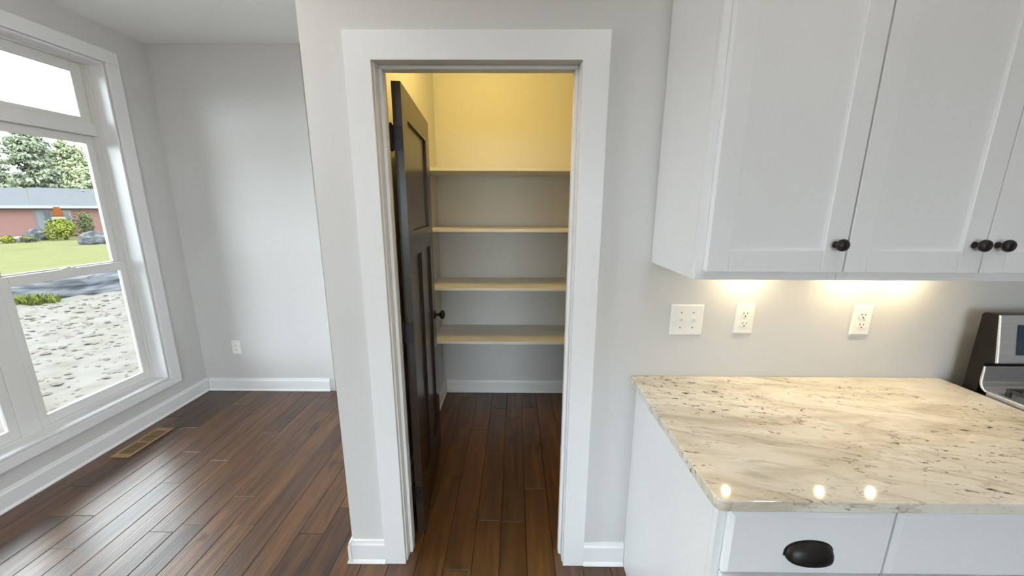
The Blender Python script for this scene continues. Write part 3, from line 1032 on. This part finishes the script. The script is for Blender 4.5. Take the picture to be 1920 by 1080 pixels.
# silt fence: one wrinkled strip of fabric with stakes
def along(poly, t):
    L = [math.dist(a, b) for a, b in zip(poly, poly[1:])]
    T = t * sum(L)
    for (a, b), l in zip(zip(poly, poly[1:]), L):
        if T <= l:
            k = T / l
            return a[0] + (b[0] - a[0]) * k, a[1] + (b[1] - a[1]) * k, math.atan2(b[1] - a[1], b[0] - a[0])
        T -= l
    return poly[-1][0], poly[-1][1], 0
sf = empty('silt_fence', (-10.75, 9.0, -.6))
tag(sf, 'sagging grey-black silt fence fabric between soil and lawn', 'fence')
N, M = 420, 8
vs = []
fs = []
for i in range(N + 1):
    x, y, a = along(FENCE, i / N)
    nx_, ny_ = -math.sin(a), math.cos(a)
    s = i * .12
    top = .47 + .13 * noise.noise(Vector((s * .5, 2.2, 0))) + .06 * noise.noise(Vector((s * 1.7, 0, 0)))
    for j in range(M + 1):
        k = j / M
        h = top * k
        off = .16 * noise.noise(Vector((s * .8, k * 5.5, 3))) + .09 * noise.noise(Vector((s * 2.2, k * 8, 8))) + .16 * k
        off += .10 * (1 - k) ** 2 * -1
        vs.append((x + nx_ * off, y + ny_ * off, -.60 + h - .03))
for i in range(N):
    for j in range(M):
        a = i * (M + 1) + j
        fs.append((a, a + M + 1, a + M + 2, a + 1))
fb = MB().add(vs, fs, True).build('fabric', SILT, sf, recalc=False)
sd = fb.modifiers.new('thickness', 'SOLIDIFY')
sd.thickness = .008
for i in range(12):
    x, y, a = along(FENCE, .04 + .92 * i / 11)
    nx_, ny_ = -math.sin(a), math.cos(a)
    q = MB()
    x += nx_ * .30
    y += ny_ * .30
    q.box(x - .018, x + .018, y - .018, y + .018, -.75, -.12)
    q.build('stake', STAKE, sf)

# grass tufts at the foot of the fence
def tuft(x, y, r, h, label, n=150, mat=WEED, name='weed_tuft', cat='weeds'):
    m = MB()
    for k in range(n):
        a = rr.uniform(0, 2 * PI)
        d = r * math.sqrt(rr.random())
        px, py = x + d * math.cos(a), y + d * math.sin(a) * .5
        b = rr.uniform(0, 2 * PI)
        hh = h * rr.uniform(.5, 1.1)
        wv = hh * .16
        lean = hh * .5
        dx, dy = math.cos(b), math.sin(b)
        zz = gz(x, y) - .04
        m.add([(px - dy * wv, py + dx * wv, zz), (px + dy * wv, py - dx * wv, zz), (px + dx * lean * .4 + dy * wv * .7, py + dy * lean * .4 - dx * wv * .7, zz + hh * .6), (px + dx * lean, py + dy * lean, zz + hh)], [(0, 1, 2), (0, 2, 3)])
    return tag(m.build(name, mat, None, recalc=False), label, cat, 'weeds along the silt fence')
tuft(-10.98, 8.15, .42, .22, 'yellow-green weed tuft in front of the sagging middle of the silt fence', 260)
tuft(-12.15, 7.75, .40, .24, 'darker weed tuft at the far left foot of the silt fence', 240)
tuft(-9.78, 9.85, .36, .22, 'yellow-green weed tuft at the right end of the silt fence', 240)

# red brick house
HC = Vector((-.788 * 52, .616 * 52, -1.0))
TA = math.atan2(.788, .616)
ho = empty('house', HC, TA, local=True)     # local x runs along the facade, local -y faces the camera
tag(ho, 'long low red brick house with a grey shingle roof beyond the lawn', 'house')
EV = 2.55
wb = MB()
wb.box(-14, -.30, 0, .3, 0, EV)
wb.box(.70, 13, 0, .3, 0, EV)
wb.box(-.30, .70, 0, .3, 2.25, EV)
wb.box(-14, -13.7, .3, 8, 0, EV)
wb.box(12.7, 13, .3, 8, 0, EV)
wb.box(-13.7, 12.7, 7.7, 8, 0, EV)
wb.build('wall', BRICK, ho, origin=(0, 0, 0))
def gable(x0, x1, y0, ridge_y, y1, ze, zr):
    m = MB()
    th = .12
    m.prism([(y0, ze), (ridge_y, zr), (y1, ze), (y1, ze + th), (ridge_y, zr + th), (y0, ze + th)], lambda p, q, tt: (tt, p, q), x0, x1)
    return m
gable(-.35, 13.5, -.6, 4.4, 8.6, EV - .05, 4.13).build('roof', ROOF, ho)
gable(-14.5, -.353, -.62, 4.0, 8.5, EV - .06, 4.03).build('roof', ROOF, ho)
BOX(-14.4, 13.4, -.64, -.615 + -.006, EV - .16, EV + .08).build('fascia', FASC, ho)
for vx, vy in ((3.0, 3.4), (-5, 3.2)):
    MB().lathe([(.05, 0), (.05, .38), (.09, .39), (.09, .46), (0, .47)], (vx, vy, EV + 1.1), (0, 0, 1), 10).build('roof_vent', FASC, ho)
ring(MB(), .10, .20, -.30, .70, .02, 2.25, .09, .07, .08, .09)
pd = MB()
for a, b in ((-.298, -.22), (.16, .24), (.62, .698)):
    pd.box(a, b, .06, .14, .02, 2.248)
pd.box(-.22, .16, .06, .14, 2.16, 2.248)
pd.box(.24, .62, .06, .14, 2.16, 2.248)
pd.box(-.22, .16, .06, .14, .02, .12)
pd.box(.24, .62, .06, .14, .02, .12)
pdo = pd.build('patio_door', GREYFR, ho)
BOX(-.215, .155, .095, .105, .125, 2.155).build('pane', GREYFR, pdo)
BOX(.245, .615, .095, .105, .125, 2.155).build('pane', DKGLASS, pdo)
for a, b in ((1.25, 1.75), (-5.2, -3.4), (6.0, 7.4)):
    wdo = BOX(a, b, -.02, -.001, .9, 2.2).build('window', FASC, ho)
    BOX(a + .05, b - .05, -.035, -.0205, .96, 2.14).build('pane', DKGLASS, wdo)

def at(deg, dist):
    return dist * math.cos(math.radians(deg)), dist * math.sin(math.radians(deg))

# closed orange parasol
px_, py_ = at(140.85, 48)
ps = empty('parasol', (px_, py_, -1.0), local=True)
tag(ps, 'closed orange parasol with a white hem in front of the brick house', 'parasol')
MB().lathe([(.24, 0), (.24, .06), (.06, .10), (.03, .3), (0, .31)], (0, 0, 0), (0, 0, 1), 16).build('base', ROCK, ps)
MB().tube([(0, 0, .1), (0, 0, 2.62)], .022, 8).build('pole', STAKE, ps)
def pleat(z0, z1, r0, r1, steps=6):
    m = MB()
    seg = 24
    vs = []
    fs = []
    for j in range(steps + 1):
        k = j / steps
        for i in range(seg):
            a = 2 * PI * i / seg
            r_ = (r0 + (r1 - r0) * k) * (1 + .14 * (1 if i % 3 == 0 else -.5))
            vs.append((r_ * math.cos(a), r_ * math.sin(a), z0 + (z1 - z0) * k))
    for j in range(steps):
        for i in range(seg):
            i2 = (i + 1) % seg
            fs.append((j * seg + i, j * seg + i2, (j + 1) * seg + i2, (j + 1) * seg + i))
    fs += [tuple(range(seg))[::-1], tuple(steps * seg + i for i in range(seg))]
    return m.add(vs, fs, True)
pleat(1.74, 2.50, .29, .15).build('canopy', ORANGE, ps)
pleat(1.42, 1.738, .37, .30, 3).build('hem', CANVAS, ps)
MB().lathe([(.15, 0), (.14, .04), (.06, .10), (0, .13)], (0, 0, 2.502), (0, 0, 1), 16).build('cap', CANVAS, ps)

# shrubs: leaves around stems
def leaf_cloud(m, c, rad, n, size, rg_, shell=.55):
    for k in range(n):
        a = rg_.uniform(0, 2 * PI)
        u = rg_.uniform(-1, 1)
        q = math.sqrt(1 - u * u)
        r_ = shell + (1 - shell) * rg_.random()
        p = Vector((c[0] + rad[0] * r_ * q * math.cos(a), c[1] + rad[1] * r_ * q * math.sin(a), c[2] + rad[2] * r_ * u))
        n_ = Vector((q * math.cos(a) + rg_.uniform(-.8, .8), q * math.sin(a) + rg_.uniform(-.8, .8), u + rg_.uniform(-.3, 1.0)))
        if n_.length < .05: continue
        n_.normalize()
        e1 = n_.orthogonal().normalized()
        e1.rotate(Matrix.Rotation(rg_.uniform(0, 2 * PI), 3, n_))
        e2 = n_.cross(e1)
        s = size * rg_.uniform(.6, 1.3)
        m.add([p - e1 * s, p + e2 * s * .45, p + e1 * s, p - e2 * s * .45], [(0, 1, 2, 3)])

def shrub(name, x, y, w_, h_, mat, label, n=900, size=.09, seed=1, cat='bush', lumps=9, group=None):
    g = random.Random(seed)
    z = gz(x, y) - .08
    o = empty(name, (x, y, z))
    tag(o, label, cat, group)
    m = MB()
    for k in range(lumps):
        a = g.uniform(0, 2 * PI)
        d = g.uniform(0, .58) * w_ / 2
        hz = z + h_ * g.uniform(.32, .72)
        rr_ = w_ / 2 * g.uniform(.42, .62)
        leaf_cloud(m, (x + d * math.cos(a), y + d * math.sin(a), hz), (rr_, rr_, min(h_ * .36, z + h_ - hz)), n // lumps, size, g)
    m.build('foliage', mat, o, recalc=False)['kind'] = 'stuff'
    s = MB()
    for k in range(6):
        a = 2 * PI * k / 6 + g.uniform(-.3, .3)
        s.tube([(x + .05 * math.cos(a), y + .05 * math.sin(a), z), (x + w_ * .2 * math.cos(a), y + w_ * .2 * math.sin(a), z + h_ * .6)], [.03, .015], 5)
    s.build('stem', BARK, o)
    return o
bx, by = at(140.72, 46.5)
shrub('bush', bx, by, 2.25, 1.80, LIME, 'round lime-green bush at the far edge of the lawn', 2600, .10, 4)
bx, by = at(139.2, 49)
shrub('bush', bx, by, 1.75, 2.35, OLIVE, 'taller olive shrub behind the lime-green bush', 1700, .09, 5)
bx, by = at(144.2, 45.2)
shrub('flower_bed_plant', bx, by, 1.1, .62, LIME, 'low yellow-green plant before the brick wall, left of the grey mound', 700, .07, 6, 'plant', 6)
bx, by = at(143.1, 45.0)
shrub('flower_bed_plant', bx, by, 1.2, .55, OLIVE, 'low grey-green plant between the grey mound and the lawn', 700, .07, 8, 'plant', 6)
bx, by = at(145.6, 45.0)
shrub('flower_bed_plant', bx, by, 1.3, .6, OLIVE, 'low green plant at the far left of the flower bed', 600, .08, 9, 'plant', 6)

def boulder(x, y, sx, sy_, sz, rot, seed, label, name='boulder', cat='rock', mat=ROCK):
    bm = bmesh.new()
    bmesh.ops.create_icosphere(bm, subdivisions=4, radius=1)
    g = Vector((seed * 3.1, seed * 1.7, 0))
    for v in bm.verts:
        n_ = .30 * noise.noise(v.co * 1.4 + g) + .16 * noise.noise(v.co * 3.2 + g) + .06 * noise.noise(v.co * 8 + g)
        v.co *= 1 + n_
        v.co = Vector((v.co.x * sx, v.co.y * sy_, v.co.z * sz))
    me = bpy.data.meshes.new(name)
    bm.to_mesh(me)
    bm.free()
    me.materials.append(mat)
    o = bpy.data.objects.new(name, me)
    COL.objects.link(o)
    o.location = (x, y, gz(x, y) + sz * .35)
    o.rotation_euler = (0, 0, rot)
    return tag(o, label, cat)
x, y = at(138.75, 38.5)
boulder(x, y, .78, .6, .55, .9, 2, 'jagged pale grey boulder on the lawn right of the lime-green bush')
x, y = at(142.35, 47.5)
boulder(x, y, .62, .5, .60, .9, 5, 'tall grey boulder behind and left of the lime-green bush')
x, y = at(143.5, 46.2)
boulder(x, y, .42, .3, .26, .9, 7, 'small whitish flat boulder in the flower bed by the brick wall', mat=CANVAS)

# trees beyond the house, each with its own trunk and crown
def tree(x, y, h_, w_, mat, label, seed, conifer=True, n=11000):
    g = random.Random(seed)
    z = -1.05
    o = empty('tree', (x, y, z))
    tag(o, label, 'tree', 'trees beyond the brick house')
    MB().tube([(x, y, z), (x + .1, y, z + h_ * .5), (x, y, z + h_ * .93)], [.32, .2, .04], 8).build('trunk', BARK, o)
    m = MB()
    lm = 95 if conifer else 70
    br = MB()
    for k in range(lm):
        t_ = .12 + .86 * (k + g.random()) / lm
        env = (1.05 - t_) ** .6 if conifer else math.sin(PI * min(1, .12 + t_ * .86)) ** .7
        a = g.uniform(0, 2 * PI)
        d = w_ / 2 * env * g.uniform(.25, .95)
        c = (x + d * math.cos(a), y + d * math.sin(a), z + h_ * t_ * .96)
        r_ = w_ / 2 * g.uniform(.28, .44) * (.6 + .5 * env)
        leaf_cloud(m, c, (r_, r_, r_ * (.34 if conifer else .62)), n // lm, .27 if conifer else .26, g, .3)
        if k % 3 == 0:
            br.tube([(x, y, c[2] - .3), c], [.07, .03], 5)
    m.build('crown', mat, o, recalc=False)['kind'] = 'stuff'
    br.build('branch', BARK, o)['kind'] = 'stuff'
for deg, dist, h_, w_, mt, lb, sd_, cf in (
        (145.3, 66, 10.9, 7.4, PINE, 'tall dense blue-green pine at the left behind the brick house', 21, True),
        (137.7, 66, 7.5, 6.6, LEAFY, 'lower leafy tree sloping down at the right behind the roof', 24, False),
        (141.7, 77, 12.4, 7.4, PINE, 'pine with gaps of sky in its crown, above the patio door', 22, True),
        (134.0, 77, 8.4, 7.0, LEAFY, 'leafy tree beyond the right end of the brick house', 28, False),
        (149.5, 77, 13.0, 7.4, PINE, 'dense pine behind the left end of the brick house', 27, True),
        (139.5, 88, 12.3, 7.4, LEAFY, 'yellow-green leafy tree behind the roof, right of the parasol', 23, False),
        (145.2, 88, 14.0, 7.4, PINE, 'far tall pine between the two nearer pines', 25, True)):
    x, y = at(deg, dist)
    tree(x, y, h_, w_, mt, lb, sd_, cf)
